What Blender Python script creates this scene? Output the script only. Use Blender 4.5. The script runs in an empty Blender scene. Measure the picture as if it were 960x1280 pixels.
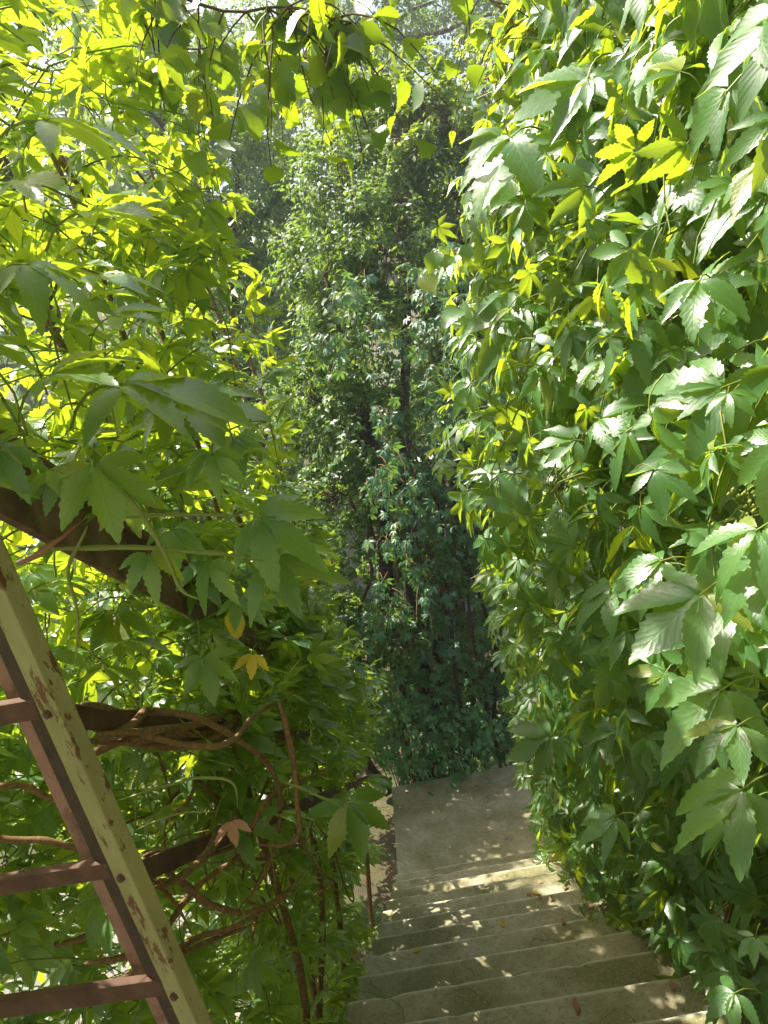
import bpy, bmesh, math
import numpy as np
from mathutils import Matrix, Vector

# ------------------------------------------------------------------ camera, sky, sun, exposure
SC = bpy.context.scene
COL = SC.collection
RNG = np.random.default_rng(7)
FPX, CX, CY = 924.0, 480.0, 640.0
PSI, PITCH, ROLL = math.radians(-1.23), math.radians(17.17), math.radians(-10.8)

def camera_axes():
    f = np.array([math.sin(PSI) * math.cos(PITCH), math.cos(PSI) * math.cos(PITCH), -math.sin(PITCH)])
    rt = np.array([math.cos(PSI), -math.sin(PSI), 0.0])
    up = np.cross(rt, f)
    R = math.cos(ROLL) * rt + math.sin(ROLL) * up
    U = -math.sin(ROLL) * rt + math.cos(ROLL) * up
    return R, U, f

CR, CU, CF = camera_axes()
cam_data = bpy.data.cameras.new('camera')
cam = bpy.data.objects.new('camera', cam_data)
COL.objects.link(cam)
cam_data.sensor_fit = 'VERTICAL'
cam_data.sensor_height = 36.0
cam_data.lens = FPX / 1280.0 * 36.0
cam_data.clip_start = 0.02
cam_data.clip_end = 2000
m = Matrix.Identity(4)
for i in range(3):
    m[i][0], m[i][1], m[i][2] = CR[i], CU[i], -CF[i]
cam.matrix_world = m
SC.camera = cam

SUN_AZ, SUN_EL = math.radians(-52), math.radians(52)   # to the left of the stairs and ahead
SUN = np.array([math.sin(SUN_AZ) * math.cos(SUN_EL), math.cos(SUN_AZ) * math.cos(SUN_EL), math.sin(SUN_EL)])
world = bpy.data.worlds.new('World')
SC.world = world
world.use_nodes = True
wn = world.node_tree
wn.nodes.clear()
sky = wn.nodes.new('ShaderNodeTexSky')
sky.sky_type = 'NISHITA'
sky.sun_disc = False
sky.sun_elevation = SUN_EL
sky.sun_rotation = SUN_AZ
sky.dust_density = 5.0
sky.air_density = 1.0
bg = wn.nodes.new('ShaderNodeBackground')
bg.inputs['Strength'].default_value = 0.10
wo = wn.nodes.new('ShaderNodeOutputWorld')
wn.links.new(sky.outputs[0], bg.inputs[0])
wn.links.new(bg.outputs[0], wo.inputs[0])
sd = bpy.data.lights.new('sun', 'SUN')
sd.energy = 5.0
sd.angle = math.radians(0.5)
sd.color = (1.0, 0.93, 0.80)
sun = bpy.data.objects.new('sun', sd)
COL.objects.link(sun)
sun.rotation_euler = Vector(SUN).to_track_quat('Z', 'Y').to_euler()
SC.view_settings.view_transform = 'Standard'
SC.view_settings.look = 'None'
SC.view_settings.gamma = 1.0
SC.view_settings.use_curve_mapping = False
SC.view_settings.exposure = 1.42
SC.render.engine = 'CYCLES'
SC.cycles.max_bounces = 10
SC.cycles.diffuse_bounces = 5
SC.cycles.glossy_bounces = 3
SC.cycles.transmission_bounces = 8
SC.cycles.caustics_reflective = False
SC.cycles.caustics_refractive = False
SC.cycles.use_denoising = True
SC.cycles.sample_clamp_indirect = 6.0

# ------------------------------------------------------------------ small helpers
def at(x, y, d):
    """world point seen at photo pixel (x, y), d metres along the lens axis; used to survey positions"""
    return (CF + CR * (x - CX) / FPX - CU * (y - CY) / FPX) * d

def to_px(P):
    P = np.asarray(P, float)
    z = P @ CF
    zz = np.where(np.abs(z) < 1e-6, 1e-6, z)
    return CX + FPX * (P @ CR) / zz, CY - FPX * (P @ CU) / zz, z

def unit(v):
    v = np.asarray(v, float)
    return v / np.maximum(np.linalg.norm(v, axis=-1, keepdims=True), 1e-9)

def tag(o, label=None, cat=None, group=None, kind=None):
    if label: o['label'] = label
    if cat: o['category'] = cat
    if group: o['group'] = group
    if kind: o['kind'] = kind
    return o

def empty(name, loc, label, cat, group=None):
    o = bpy.data.objects.new(name, None)
    COL.objects.link(o)
    o.location = Vector(loc)
    o.empty_display_size = 0.1
    tag(o, label, cat, group)
    return o

def link(name, me, parent=None, mats=(), smooth=True):
    if mats and not me.materials:
        for mt in mats:
            me.materials.append(mt)
    o = bpy.data.objects.new(name, me)
    COL.objects.link(o)
    if parent is not None:
        o.parent = parent
        o.matrix_parent_inverse = Matrix.Translation(parent.location).inverted()
    return o

def mesh_np(name, V, loops, sizes, mats=(), uv=None, mat_idx=None, smooth=True):
    """mesh from flat loop indices and face sizes"""
    me = bpy.data.meshes.new(name)
    V = np.ascontiguousarray(V, dtype=np.float32)
    loops = np.ascontiguousarray(loops, dtype=np.int32)
    sizes = np.ascontiguousarray(sizes, dtype=np.int32)
    me.vertices.add(len(V))
    me.vertices.foreach_set('co', V.ravel())
    me.loops.add(len(loops))
    me.loops.foreach_set('vertex_index', loops)
    me.polygons.add(len(sizes))
    starts = np.zeros(len(sizes), dtype=np.int32)
    starts[1:] = np.cumsum(sizes)[:-1]
    me.polygons.foreach_set('loop_start', starts)
    for mt in mats:
        me.materials.append(mt)
    if mat_idx is not None:
        me.polygons.foreach_set('material_index', np.ascontiguousarray(mat_idx, dtype=np.int32))
    if uv is not None:
        lay = me.uv_layers.new(name='UVMap')
        lay.data.foreach_set('uv', np.ascontiguousarray(uv[loops], dtype=np.float32).ravel())
    me.polygons.foreach_set('use_smooth', np.full(len(sizes), smooth, dtype=bool))
    me.update(calc_edges=True)
    return me

class Shape:
    """verts, quads/tris, uv and material index gathered in one array set"""
    def __init__(self):
        self.V, self.L, self.S, self.U, self.M = [], [], [], [], []
        self.n = 0
    def add(self, V, faces, uv=None, mat=0):
        V = np.asarray(V, float)
        for fc in faces:
            self.L.extend([i + self.n for i in fc])
            self.S.append(len(fc))
            self.M.append(mat)
        self.V.append(V)
        self.U.append(np.zeros((len(V), 2)) if uv is None else np.asarray(uv, float))
        self.n += len(V)
    def add_np(self, V, L, S, uv, M):
        self.V.append(V); self.U.append(uv)
        self.L.extend((np.asarray(L) + self.n).tolist()); self.S.extend(list(S)); self.M.extend(list(M))
        self.n += len(V)
    def arrays(self):
        return (np.concatenate(self.V), np.array(self.L, dtype=np.int32), np.array(self.S, dtype=np.int32),
                np.concatenate(self.U), np.array(self.M, dtype=np.int32))
    def mesh(self, name, mats, smooth=True):
        V, L, S, U, M = self.arrays()
        return mesh_np(name, V, L, S, mats, U, M, smooth)

def tube_arrays(P, r, k=6, cap=True):
    """verts and faces of a tapered tube along the polyline P"""
    P = np.asarray(P, float)
    n = len(P)
    r = np.broadcast_to(np.asarray(r, float), (n,))
    T = np.gradient(P, axis=0)
    T = unit(T)
    ref = np.array([0, 0, 1.0]) if abs(T[0][2]) < 0.9 else np.array([1.0, 0, 0])
    N = unit(np.cross(T[0], ref))
    V = np.zeros((n, k, 3))
    a = np.arange(k) * 2 * math.pi / k
    for i in range(n):
        N = unit(N - T[i] * (N @ T[i]))
        B = np.cross(T[i], N)
        V[i] = P[i] + r[i] * (np.cos(a)[:, None] * N + np.sin(a)[:, None] * B)
    faces = []
    for i in range(n - 1):
        for j in range(k):
            j2 = (j + 1) % k
            faces.append((i * k + j, i * k + j2, (i + 1) * k + j2, (i + 1) * k + j))
    if cap:
        faces.append(tuple(range(k))[::-1])
        faces.append(tuple((n - 1) * k + j for j in range(k)))
    u = np.linspace(0, 1, n)
    uv = np.stack([np.repeat(u, k), np.tile(np.arange(k) / k, n)], 1)
    return V.reshape(-1, 3), faces, uv

def spline(pts, n):
    """smooth curve through pts (Catmull-Rom)"""
    P = np.asarray(pts, float)
    P = np.vstack([2 * P[0] - P[1], P, 2 * P[-1] - P[-2]])
    out = []
    segs = len(P) - 3
    for t in np.linspace(0, segs - 1e-6, n):
        i = int(t); u = t - i
        a, b, c, d = P[i:i + 4]
        out.append(0.5 * ((2 * b) + (-a + c) * u + (2 * a - 5 * b + 4 * c - d) * u * u + (-a + 3 * b - 3 * c + d) * u ** 3))
    return np.array(out)

def wander(pts, n, amp, rng, freq=3):
    C = spline(pts, n)
    t = np.linspace(0, 1, n)
    for ax in range(3):
        for kf in range(1, freq + 1):
            C[:, ax] += amp / kf * math.sin(1) * np.sin(2 * math.pi * (kf * t * rng.uniform(0.7, 1.6) + rng.random()))
    return C

# ------------------------------------------------------------------ materials
def new_mat(name):
    mt = bpy.data.materials.new(name)
    mt.use_nodes = True
    nt = mt.node_tree
    nt.nodes.clear()
    return mt, nt

def N(nt, kind, **kw):
    n = nt.nodes.new(kind)
    for k, v in kw.items():
        setattr(n, k, v)
    return n

def math_node(nt, op, a, b=None, clamp=False):
    n = N(nt, 'ShaderNodeMath', operation=op, use_clamp=clamp)
    for i, v in enumerate((a, b)):
        if v is None: continue
        if isinstance(v, (int, float)): n.inputs[i].default_value = v
        else: nt.links.new(v, n.inputs[i])
    return n.outputs[0]

def mixc(nt, fac, a, b):
    n = N(nt, 'ShaderNodeMix', data_type='RGBA')
    if isinstance(fac, (int, float)): n.inputs[0].default_value = fac
    else: nt.links.new(fac, n.inputs[0])
    for i, v in ((6, a), (7, b)):
        if isinstance(v, tuple): n.inputs[i].default_value = (*v, 1)
        else: nt.links.new(v, n.inputs[i])
    return n.outputs[2]

def ramp(nt, fac, lo, hi):
    n = N(nt, 'ShaderNodeMapRange', clamp=True)
    nt.links.new(fac, n.inputs[0])
    n.inputs[1].default_value = lo
    n.inputs[2].default_value = hi
    return n.outputs[0]

def noise(nt, scale, detail=4, rough=0.6, vec=None, coord='Object'):
    if vec is None:
        tc = N(nt, 'ShaderNodeTexCoord')
        vec = tc.outputs[coord]
    n = N(nt, 'ShaderNodeTexNoise')
    n.inputs['Scale'].default_value = scale
    n.inputs['Detail'].default_value = detail
    n.inputs['Roughness'].default_value = rough
    nt.links.new(vec, n.inputs['Vector'])
    return n.outputs[0]

def leaf_mat(name, dark, light, trans, weight=0.42, rough=0.4, veins=True, spec=0.5):
    mt, nt = new_mat(name)
    g = N(nt, 'ShaderNodeNewGeometry')
    oi = N(nt, 'ShaderNodeObjectInfo')
    r = math_node(nt, 'FRACT', math_node(nt, 'ADD', g.outputs['Random Per Island'], math_node(nt, 'MULTIPLY', oi.outputs['Random'], 3.7)))
    col = mixc(nt, r, dark, light)
    tint = mixc(nt, math_node(nt, 'POWER', r, 2.0), trans, tuple(min(1, c * k) for c, k in zip(trans, (1.25, 1.05, 0.9))))
    out = N(nt, 'ShaderNodeOutputMaterial')
    p = N(nt, 'ShaderNodeBsdfDiffuse')
    gl = N(nt, 'ShaderNodeBsdfPrincipled')          # waxy skin: reflection only
    gl.inputs['Base Color'].default_value = (0, 0, 0, 1)
    gr = N(nt, 'ShaderNodeMapRange')
    nt.links.new(noise(nt, 14, 4, 0.65), gr.inputs[0])
    gr.inputs[1].default_value, gr.inputs[2].default_value = 0.3, 0.7
    gr.inputs[3].default_value, gr.inputs[4].default_value = rough - 0.06, rough + 0.16
    nt.links.new(gr.outputs[0], gl.inputs['Roughness'])
    gl.inputs['Specular IOR Level'].default_value = spec
    tr = N(nt, 'ShaderNodeBsdfTranslucent')
    if veins:
        uvn = N(nt, 'ShaderNodeUVMap')
        sp = N(nt, 'ShaderNodeSeparateXYZ')
        nt.links.new(uvn.outputs[0], sp.inputs[0])
        u, v = sp.outputs[0], math_node(nt, 'ABSOLUTE', sp.outputs[1])
        mid = math_node(nt, 'SUBTRACT', 1.0, ramp(nt, v, 0.0, 0.07))
        wob = math_node(nt, 'MULTIPLY', noise(nt, 9, 2, 0.5), 1.1)
        ph = math_node(nt, 'FRACT', math_node(nt, 'SUBTRACT', math_node(nt, 'ADD', math_node(nt, 'MULTIPLY', u, 8.0), wob), math_node(nt, 'MULTIPLY', v, 3.2)))
        lat = math_node(nt, 'SUBTRACT', 1.0, ramp(nt, math_node(nt, 'ABSOLUTE', math_node(nt, 'SUBTRACT', ph, 0.5)), 0.0, 0.16))
        vein = math_node(nt, 'MAXIMUM', mid, math_node(nt, 'MULTIPLY', lat, 0.7))
        col = mixc(nt, math_node(nt, 'MULTIPLY', vein, 0.3), col, tuple(min(1, c * 1.9 + 0.01) for c in light))
        tint = mixc(nt, math_node(nt, 'MULTIPLY', vein, 0.7), tint, tuple(c * 0.62 for c in trans))
        # blade quilting: the leaf puffs up between its veins
        hgt = math_node(nt, 'SUBTRACT', math_node(nt, 'SINE', math_node(nt, 'MULTIPLY', ph, math.pi)), 0.0)
        hgt = math_node(nt, 'SUBTRACT', 1.0, hgt)
        hh = math_node(nt, 'SUBTRACT', hgt, math_node(nt, 'MULTIPLY', mid, 0.8))
        bp = N(nt, 'ShaderNodeBump')
        bp.inputs['Strength'].default_value = 0.10
        bp.inputs['Distance'].default_value = 0.0016
        nt.links.new(hh, bp.inputs['Height'])
        nt.links.new(bp.outputs[0], p.inputs['Normal'])
        nt.links.new(bp.outputs[0], gl.inputs['Normal'])
    # blotches, insect marks
    old = math_node(nt, 'GREATER_THAN', r, 0.955)
    col = mixc(nt, math_node(nt, 'MULTIPLY', old, 0.55), col, (0.26, 0.24, 0.03))
    sp1 = noise(nt, 38, 2, 0.5)
    col = mixc(nt, math_node(nt, 'MULTIPLY', ramp(nt, sp1, 0.70, 0.74), 0.7), col, (0.16, 0.09, 0.03))
    tint = mixc(nt, math_node(nt, 'MULTIPLY', ramp(nt, sp1, 0.70, 0.74), 0.7), tint, (0.14, 0.08, 0.02))
    nz = noise(nt, 45, 3, 0.6)
    col = mixc(nt, math_node(nt, 'MULTIPLY', ramp(nt, nz, 0.58, 0.78), 0.35), col, tuple(c * 0.6 for c in dark))
    nt.links.new(col, p.inputs[0])
    nt.links.new(tint, tr.inputs[0])
    mx = N(nt, 'ShaderNodeMixShader')
    mx.inputs[0].default_value = weight
    nt.links.new(p.outputs[0], mx.inputs[1])
    nt.links.new(tr.outputs[0], mx.inputs[2])
    m2 = N(nt, 'ShaderNodeAddShader')
    nt.links.new(mx.outputs[0], m2.inputs[0])
    nt.links.new(gl.outputs[0], m2.inputs[1])
    nt.links.new(m2.outputs[0], out.inputs[0])
    return mt

def solid_mat(name, a, b, scale=20, rough=0.8, bump=0.3, dist=0.003, c=None, cscale=6, cl=(0.55, 0.65), stretch=None, metallic=0.0):
    mt, nt = new_mat(name)
    tc = N(nt, 'ShaderNodeTexCoord')
    vec = tc.outputs['Object']
    if stretch:
        mp = N(nt, 'ShaderNodeMapping')
        mp.inputs['Scale'].default_value = stretch
        nt.links.new(vec, mp.inputs[0])
        vec = mp.outputs[0]
    n1 = noise(nt, scale, 6, 0.65, vec)
    col = mixc(nt, ramp(nt, n1, 0.3, 0.7), a, b)
    if c:
        n2 = noise(nt, cscale, 7, 0.7, vec)
        col = mixc(nt, ramp(nt, n2, *cl), col, c)
    p = N(nt, 'ShaderNodeBsdfPrincipled')
    p.inputs['Roughness'].default_value = rough
    p.inputs['Metallic'].default_value = metallic
    nt.links.new(col, p.inputs['Base Color'])
    bp = N(nt, 'ShaderNodeBump')
    bp.inputs['Strength'].default_value = bump
    bp.inputs['Distance'].default_value = dist
    nt.links.new(noise(nt, scale * 2.5, 6, 0.7, vec), bp.inputs['Height'])
    nt.links.new(bp.outputs[0], p.inputs['Normal'])
    out = N(nt, 'ShaderNodeOutputMaterial')
    nt.links.new(p.outputs[0], out.inputs[0])
    return mt

def concrete_mat():
    mt, nt = new_mat('mossy_concrete')
    tc = N(nt, 'ShaderNodeTexCoord')
    g = N(nt, 'ShaderNodeNewGeometry')
    vec = g.outputs['Position']
    big = noise(nt, 2.6, 6, 0.62, vec)
    mid = noise(nt, 14, 6, 0.7, vec)
    fine = noise(nt, 130, 4, 0.7, vec)
    col = mixc(nt, ramp(nt, mid, 0.3, 0.72), (0.32, 0.285, 0.165), (0.45, 0.41, 0.28))
    col = mixc(nt, ramp(nt, big, 0.40, 0.62), col, (0.20, 0.19, 0.08))       # moss film
    grit = noise(nt, 55, 5, 0.8, vec)
    col = mixc(nt, math_node(nt, 'MULTIPLY', ramp(nt, grit, 0.52, 0.66), 0.65), col, (0.11, 0.105, 0.055))
    col = mixc(nt, math_node(nt, 'MULTIPLY', ramp(nt, fine, 0.55, 0.7), 0.6), col, (0.50, 0.47, 0.36))
    vo = N(nt, 'ShaderNodeTexVoronoi', feature='DISTANCE_TO_EDGE')
    vo.inputs['Scale'].default_value = 1.7
    wv = N(nt, 'ShaderNodeVectorMath', operation='ADD')
    nzv = N(nt, 'ShaderNodeTexNoise')
    nzv.inputs['Scale'].default_value = 5
    nt.links.new(vec, nzv.inputs['Vector'])
    nt.links.new(vec, wv.inputs[0]); nt.links.new(nzv.outputs['Color'], wv.inputs[1])
    nt.links.new(wv.outputs[0], vo.inputs['Vector'])
    crack = math_node(nt, 'SUBTRACT', 1.0, ramp(nt, vo.outputs['Distance'], 0.0, 0.008))
    col = mixc(nt, math_node(nt, 'MULTIPLY', crack, ramp(nt, big, 0.42, 0.55)), col, (0.05, 0.05, 0.03))
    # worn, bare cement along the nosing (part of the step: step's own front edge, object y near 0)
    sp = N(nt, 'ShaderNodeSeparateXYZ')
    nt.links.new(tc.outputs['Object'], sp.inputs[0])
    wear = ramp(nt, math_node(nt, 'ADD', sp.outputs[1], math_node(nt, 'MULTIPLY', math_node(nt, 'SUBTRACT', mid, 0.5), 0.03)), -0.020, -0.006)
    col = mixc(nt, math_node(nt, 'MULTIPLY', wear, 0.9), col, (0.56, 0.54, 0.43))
    p = N(nt, 'ShaderNodeBsdfPrincipled')
    p.inputs['Roughness'].default_value = 0.88
    nt.links.new(col, p.inputs['Base Color'])
    bp = N(nt, 'ShaderNodeBump')
    bp.inputs['Strength'].default_value = 0.6
    bp.inputs['Distance'].default_value = 0.004
    nt.links.new(math_node(nt, 'ADD', mid, math_node(nt, 'MULTIPLY', fine, 0.5)), bp.inputs['Height'])
    nt.links.new(bp.outputs[0], p.inputs['Normal'])
    out = N(nt, 'ShaderNodeOutputMaterial')
    nt.links.new(p.outputs[0], out.inputs[0])
    return mt

M_CREEP = leaf_mat('creeper_leaf', (0.040, 0.120, 0.036), (0.095, 0.215, 0.060), (0.52, 0.70, 0.03), 0.48, 0.32, spec=0.5)
M_SHADE = leaf_mat('shade_tinted_leaf', (0.045, 0.135, 0.07), (0.08, 0.20, 0.095), (0.24, 0.46, 0.05), 0.35, 0.38)  # shaded copy of the creeper leaf: shade put into a bluer, dimmer colour
M_LINDEN = leaf_mat('linden_leaf', (0.05, 0.12, 0.025), (0.09, 0.18, 0.03), (0.42, 0.60, 0.02), 0.45, 0.42)
M_TREE = leaf_mat('small_tree_leaf', (0.045, 0.115, 0.035), (0.11, 0.20, 0.055), (0.32, 0.52, 0.05), 0.36, 0.45, veins=False, spec=0.35)
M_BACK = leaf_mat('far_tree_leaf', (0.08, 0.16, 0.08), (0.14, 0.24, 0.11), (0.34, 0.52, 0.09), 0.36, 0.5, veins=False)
M_SUNNY = leaf_mat('sunlit_tint_tree_leaf', (0.13, 0.24, 0.025), (0.20, 0.32, 0.035), (0.46, 0.62, 0.03), 0.4, 0.45, veins=False)  # sunlight put into the colour: lighter, yellower leaf for the sunlit top
M_SHRUB = leaf_mat('shrub_leaf', (0.07, 0.19, 0.07), (0.12, 0.27, 0.105), (0.22, 0.46, 0.08), 0.34, 0.5, veins=False)
M_YELLOW = leaf_mat('yellowed_leaf', (0.50, 0.36, 0.02), (0.62, 0.48, 0.03), (0.75, 0.58, 0.03), 0.4, 0.5)
M_DRY = solid_mat('dry_leaf', (0.26, 0.13, 0.07), (0.38, 0.21, 0.12), 40, 0.8)
M_STALK = leaf_mat('leaf_stalk', (0.16, 0.22, 0.03), (0.22, 0.27, 0.05), (0.35, 0.42, 0.06), 0.2, 0.5, veins=False)
M_REDSTALK = solid_mat('red_stalk', (0.28, 0.09, 0.05), (0.24, 0.14, 0.05), 30, 0.5)
M_VINE = solid_mat('woody_vine', (0.09, 0.05, 0.02), (0.30, 0.18, 0.07), 110, 0.85, 0.6, 0.003, stretch=(1, 1, 1))
M_BARK = solid_mat('bark', (0.055, 0.036, 0.026), (0.13, 0.09, 0.065), 18, 0.95, 0.9, 0.012, stretch=(3, 3, 0.6))
M_TWIG = solid_mat('twig', (0.08, 0.05, 0.03), (0.15, 0.10, 0.06), 40, 0.9)
M_GREEN = solid_mat('old_green_paint', (0.23, 0.22, 0.09), (0.36, 0.345, 0.155), 14, 0.6, 0.6, 0.004, c=(0.12, 0.05, 0.02), cscale=36, cl=(0.55, 0.59), stretch=(0.4, 1, 1))
M_RED = solid_mat('red_oxide_paint', (0.26, 0.14, 0.105), (0.34, 0.19, 0.15), 26, 0.75, 0.4, 0.002, c=(0.12, 0.065, 0.045), cscale=18, cl=(0.50, 0.66))
M_RUST = solid_mat('brown_rust', (0.07, 0.036, 0.022), (0.13, 0.068, 0.042), 30, 0.85, 0.5, 0.002, c=(0.06, 0.03, 0.02), cscale=12, cl=(0.5, 0.7))
M_DARKIRON = solid_mat('dark_iron', (0.03, 0.024, 0.02), (0.06, 0.045, 0.035), 25, 0.7)
M_OLDIRON = solid_mat('old_brown_iron', (0.030, 0.019, 0.012), (0.07, 0.04, 0.025), 25, 0.8)
M_BEAM = solid_mat('faded_brown_paint', (0.13, 0.075, 0.045), (0.23, 0.14, 0.09), 22, 0.8, 0.5, 0.003, c=(0.08, 0.04, 0.025), cscale=9, cl=(0.5, 0.66))
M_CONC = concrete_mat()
M_WALL = solid_mat('grey_render', (0.24, 0.24, 0.22), (0.32, 0.31, 0.29), 5, 0.95, 0.5, 0.006, c=(0.16, 0.17, 0.12), cscale=1.5)
M_PALEWALL = solid_mat('pale_render', (0.40, 0.38, 0.38), (0.50, 0.48, 0.48), 4, 0.95, 0.3, 0.004)
M_EARTH = solid_mat('earth', (0.05, 0.038, 0.022), (0.10, 0.085, 0.04), 3, 1.0, 0.8, 0.03, c=(0.05, 0.08, 0.02), cscale=1.2, cl=(0.45, 0.6))
M_PAVE = solid_mat('pale_paving', (0.15, 0.145, 0.12), (0.24, 0.23, 0.20), 6, 0.9, 0.3, 0.003)
M_FLOWER = leaf_mat('flower_bud', (0.20, 0.26, 0.05), (0.30, 0.34, 0.08), (0.4, 0.5, 0.05), 0.3, 0.6, veins=False)

# ------------------------------------------------------------------ leaf shapes
def leaflet(shape, length, width, nsec, fold, droop, rng, teeth=0.13, base=0.0, petal=0.10):
    """one blade from the origin along +Y, upper side +Z; returns V, faces, uv"""
    u = np.linspace(0, 1, nsec)
    if shape == 'creeper':
        w = np.sin(math.pi * u ** 0.92) ** 0.9 * (1 - 0.18 * u)
    elif shape == 'heart':
        w = np.sin(math.pi * u ** 0.62) ** 0.72
        w = w * (1 - 0.55 * np.clip((u - 0.6) / 0.4, 0, 1))
    else:
        w = np.sin(math.pi * u ** 0.85) ** 0.75
    w = w * width * 0.5
    w[0] = max(w[0], 0.001); w[-1] = 0.0006
    tooth = np.ones(nsec)
    tooth[1:-1:2] += teeth
    tooth[2:-1:2] -= teeth * 0.5
    we = w * tooth
    ye = u * length + np.where(np.arange(nsec) % 2 == 1, 0.3, 0.0) * length / nsec
    side = rng.uniform(-0.12, 0.12)
    twist = rng.uniform(-0.35, 0.35)
    V, UV = [], []
    for i in range(nsec):
        y = u[i] * length
        z = -droop * length * u[i] ** 2
        xc = side * length * u[i] ** 2
        wave = 0.06 * width * math.sin(6 * u[i] + twist * 9)
        tw = twist * u[i]
        for s in (-1, 1):
            pass
        V.append((xc - we[i], ye[i], z + fold * we[i] + wave - tw * we[i]))
        V.append((xc, y, z))
        V.append((xc + we[i], ye[i], z + fold * we[i] - wave * 0.5 + tw * we[i]))
        rel = w[i] / (width * 0.5)
        UV += [(u[i], -max(rel, 0.05)), (u[i], 0.0), (u[i], max(rel, 0.05))]
    faces = []
    for i in range(nsec - 1):
        a = i * 3
        faces += [(a, a + 1, a + 4, a + 3), (a + 1, a + 2, a + 5, a + 4)]
    return np.array(V), faces, np.array(UV)

def rotz(V, a):
    c, s = math.cos(a), math.sin(a)
    return np.stack([V[:, 0] * c - V[:, 1] * s, V[:, 0] * s + V[:, 1] * c, V[:, 2]], 1)

def palmate(rng, nsec, stalk=0.75, nleaf=5, droop=None):
    """a creeper leaf of unit middle-leaflet length with its stalk"""
    sh = Shape()
    d0 = rng.uniform(0.15, 0.5) if droop is None else droop
    angs = {5: [0, 0.72, -0.72, 1.5, -1.5], 3: [0, 0.85, -0.85]}[nleaf]
    lens = {5: [1, 0.9, 0.9, 0.66, 0.66], 3: [1, 0.85, 0.85]}[nleaf]
    for a, l in zip(angs, lens):
        l *= rng.uniform(0.88, 1.1)
        V, F, UV = leaflet('creeper', l, l * rng.uniform(0.35, 0.46), nsec, rng.uniform(0.08, 0.5), d0 * rng.uniform(0.6, 1.5), rng)
        V[:, 1] += 0.05
        lift = rng.uniform(-0.35, 0.12) * abs(a)
        V[:, 2] += V[:, 1] * lift * 0.45
        V = rotz(V, a + rng.uniform(-0.12, 0.12))
        sh.add(V, F, UV, 0)
    if stalk:
        t = np.linspace(0, 1, 5)
        P = np.stack([rng.uniform(-0.12, 0.12) * t ** 2, -stalk * (t - 0.25 * t * t), -stalk * (0.55 * t * t)], 1)
        P[0] += (0, 0.07, 0.005)
        V, F, UV = tube_arrays(P, np.linspace(0.013, 0.019, 5), 3, cap=False)
        sh.add(V, F, UV, 1)
    return sh.arrays()

def single(rng, nsec, shape, ratio, stalk=0.35, droop=None, teeth=0.12):
    sh = Shape()
    V, F, UV = leaflet(shape, 1.0, ratio, nsec, rng.uniform(0.05, 0.35), rng.uniform(0.05, 0.3) if droop is None else droop, rng, teeth)
    sh.add(V, F, UV, 0)
    if stalk:
        t = np.linspace(0, 1, 4)
        P = np.stack([0 * t, -stalk * t, -stalk * 0.3 * t * t + 0.2 * stalk * t], 1)
        P[0] += (0, 0.04, 0.0)
        V, F, UV = tube_arrays(P, 0.014, 3, cap=False)
        sh.add(V, F, UV, 1)
    return sh.arrays()

def tiny(rng):
    """small folded leaf of 4 triangles for crowns seen from far"""
    w, f = rng.uniform(0.45, 0.65), rng.uniform(0.05, 0.2)
    V = np.array([(0, 0, 0), (-w / 2, 0.45, f * w), (0, 0.5, 0), (w / 2, 0.45, f * w), (0, 1, -0.12)])
    return V, np.array([0, 2, 1, 0, 3, 2, 1, 2, 4, 2, 3, 4]), np.array([3, 3, 3, 3]), np.zeros((5, 2)), np.zeros(4, dtype=int)

T_BIG = [palmate(np.random.default_rng(100 + i), 19) for i in range(14)]
T_LOW = [palmate(np.random.default_rng(200 + i), 6, 0.6) for i in range(8)]
T_FAR = [palmate(np.random.default_rng(250 + i), 4 + i % 2, 0.0) for i in range(6)]
T_HEART = [single(np.random.default_rng(300 + i), 17, 'heart', 0.80, 0.45) for i in range(6)]
T_OVAL = [single(np.random.default_rng(400 + i), 7, 'oval', 0.62, 0.25, teeth=0.0) for i in range(5)]
T_TINY = [tiny(np.random.default_rng(500 + i)) for i in range(5)]

def frames(n, t):
    """rotation matrices with local z = n (upper side) and local y near t"""
    n = unit(n)
    t = t - n * np.sum(t * n, axis=-1, keepdims=True)
    t = unit(t)
    x = np.cross(t, n)
    return np.stack([x, t, n], axis=-1)

def merge(templates, which, P, R, S, name, mats):
    Vs, Ls, Ss, Us, Ms = [], [], [], [], []
    off = 0
    for k, (V, L, Sz, U, Mi) in enumerate(templates):
        idx = np.nonzero(which == k)[0]
        if not len(idx): continue
        W = np.einsum('nij,vj->nvi', R[idx], V) * S[idx][:, None, None] + P[idx][:, None, :]
        n, nv = len(idx), len(V)
        Vs.append(W.reshape(-1, 3))
        Ls.append((L[None, :] + (np.arange(n) * nv)[:, None] + off).ravel())
        Ss.append(np.tile(Sz, n)); Us.append(np.tile(U, (n, 1))); Ms.append(np.tile(Mi, n))
        off += n * nv
    return mesh_np(name, np.concatenate(Vs), np.concatenate(Ls), np.concatenate(Ss), mats,
                   np.concatenate(Us), np.concatenate(Ms))

_template_mesh = {}
def template_mesh(key, tpl, mats):
    k = (key, mats[0].name)
    if k not in _template_mesh:
        V, L, S, U, Mi = tpl
        _template_mesh[k] = mesh_np(key, V, L, S, mats, U, Mi)
    return _template_mesh[k]

def put_leaf(parent, name, key, tpl, mats, p, R, s, label=None):
    o = bpy.data.objects.new(name, template_mesh(key, tpl, mats))
    COL.objects.link(o)
    mw = Matrix.Identity(4)
    for i in range(3):
        for j in range(3):
            mw[i][j] = R[i][j] * s
        mw[i][3] = p[i]
    o.parent = parent
    o.matrix_parent_inverse = Matrix.Translation(parent.location).inverted()
    o.matrix_basis = mw
    if label: o['label'] = label
    return o

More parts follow.
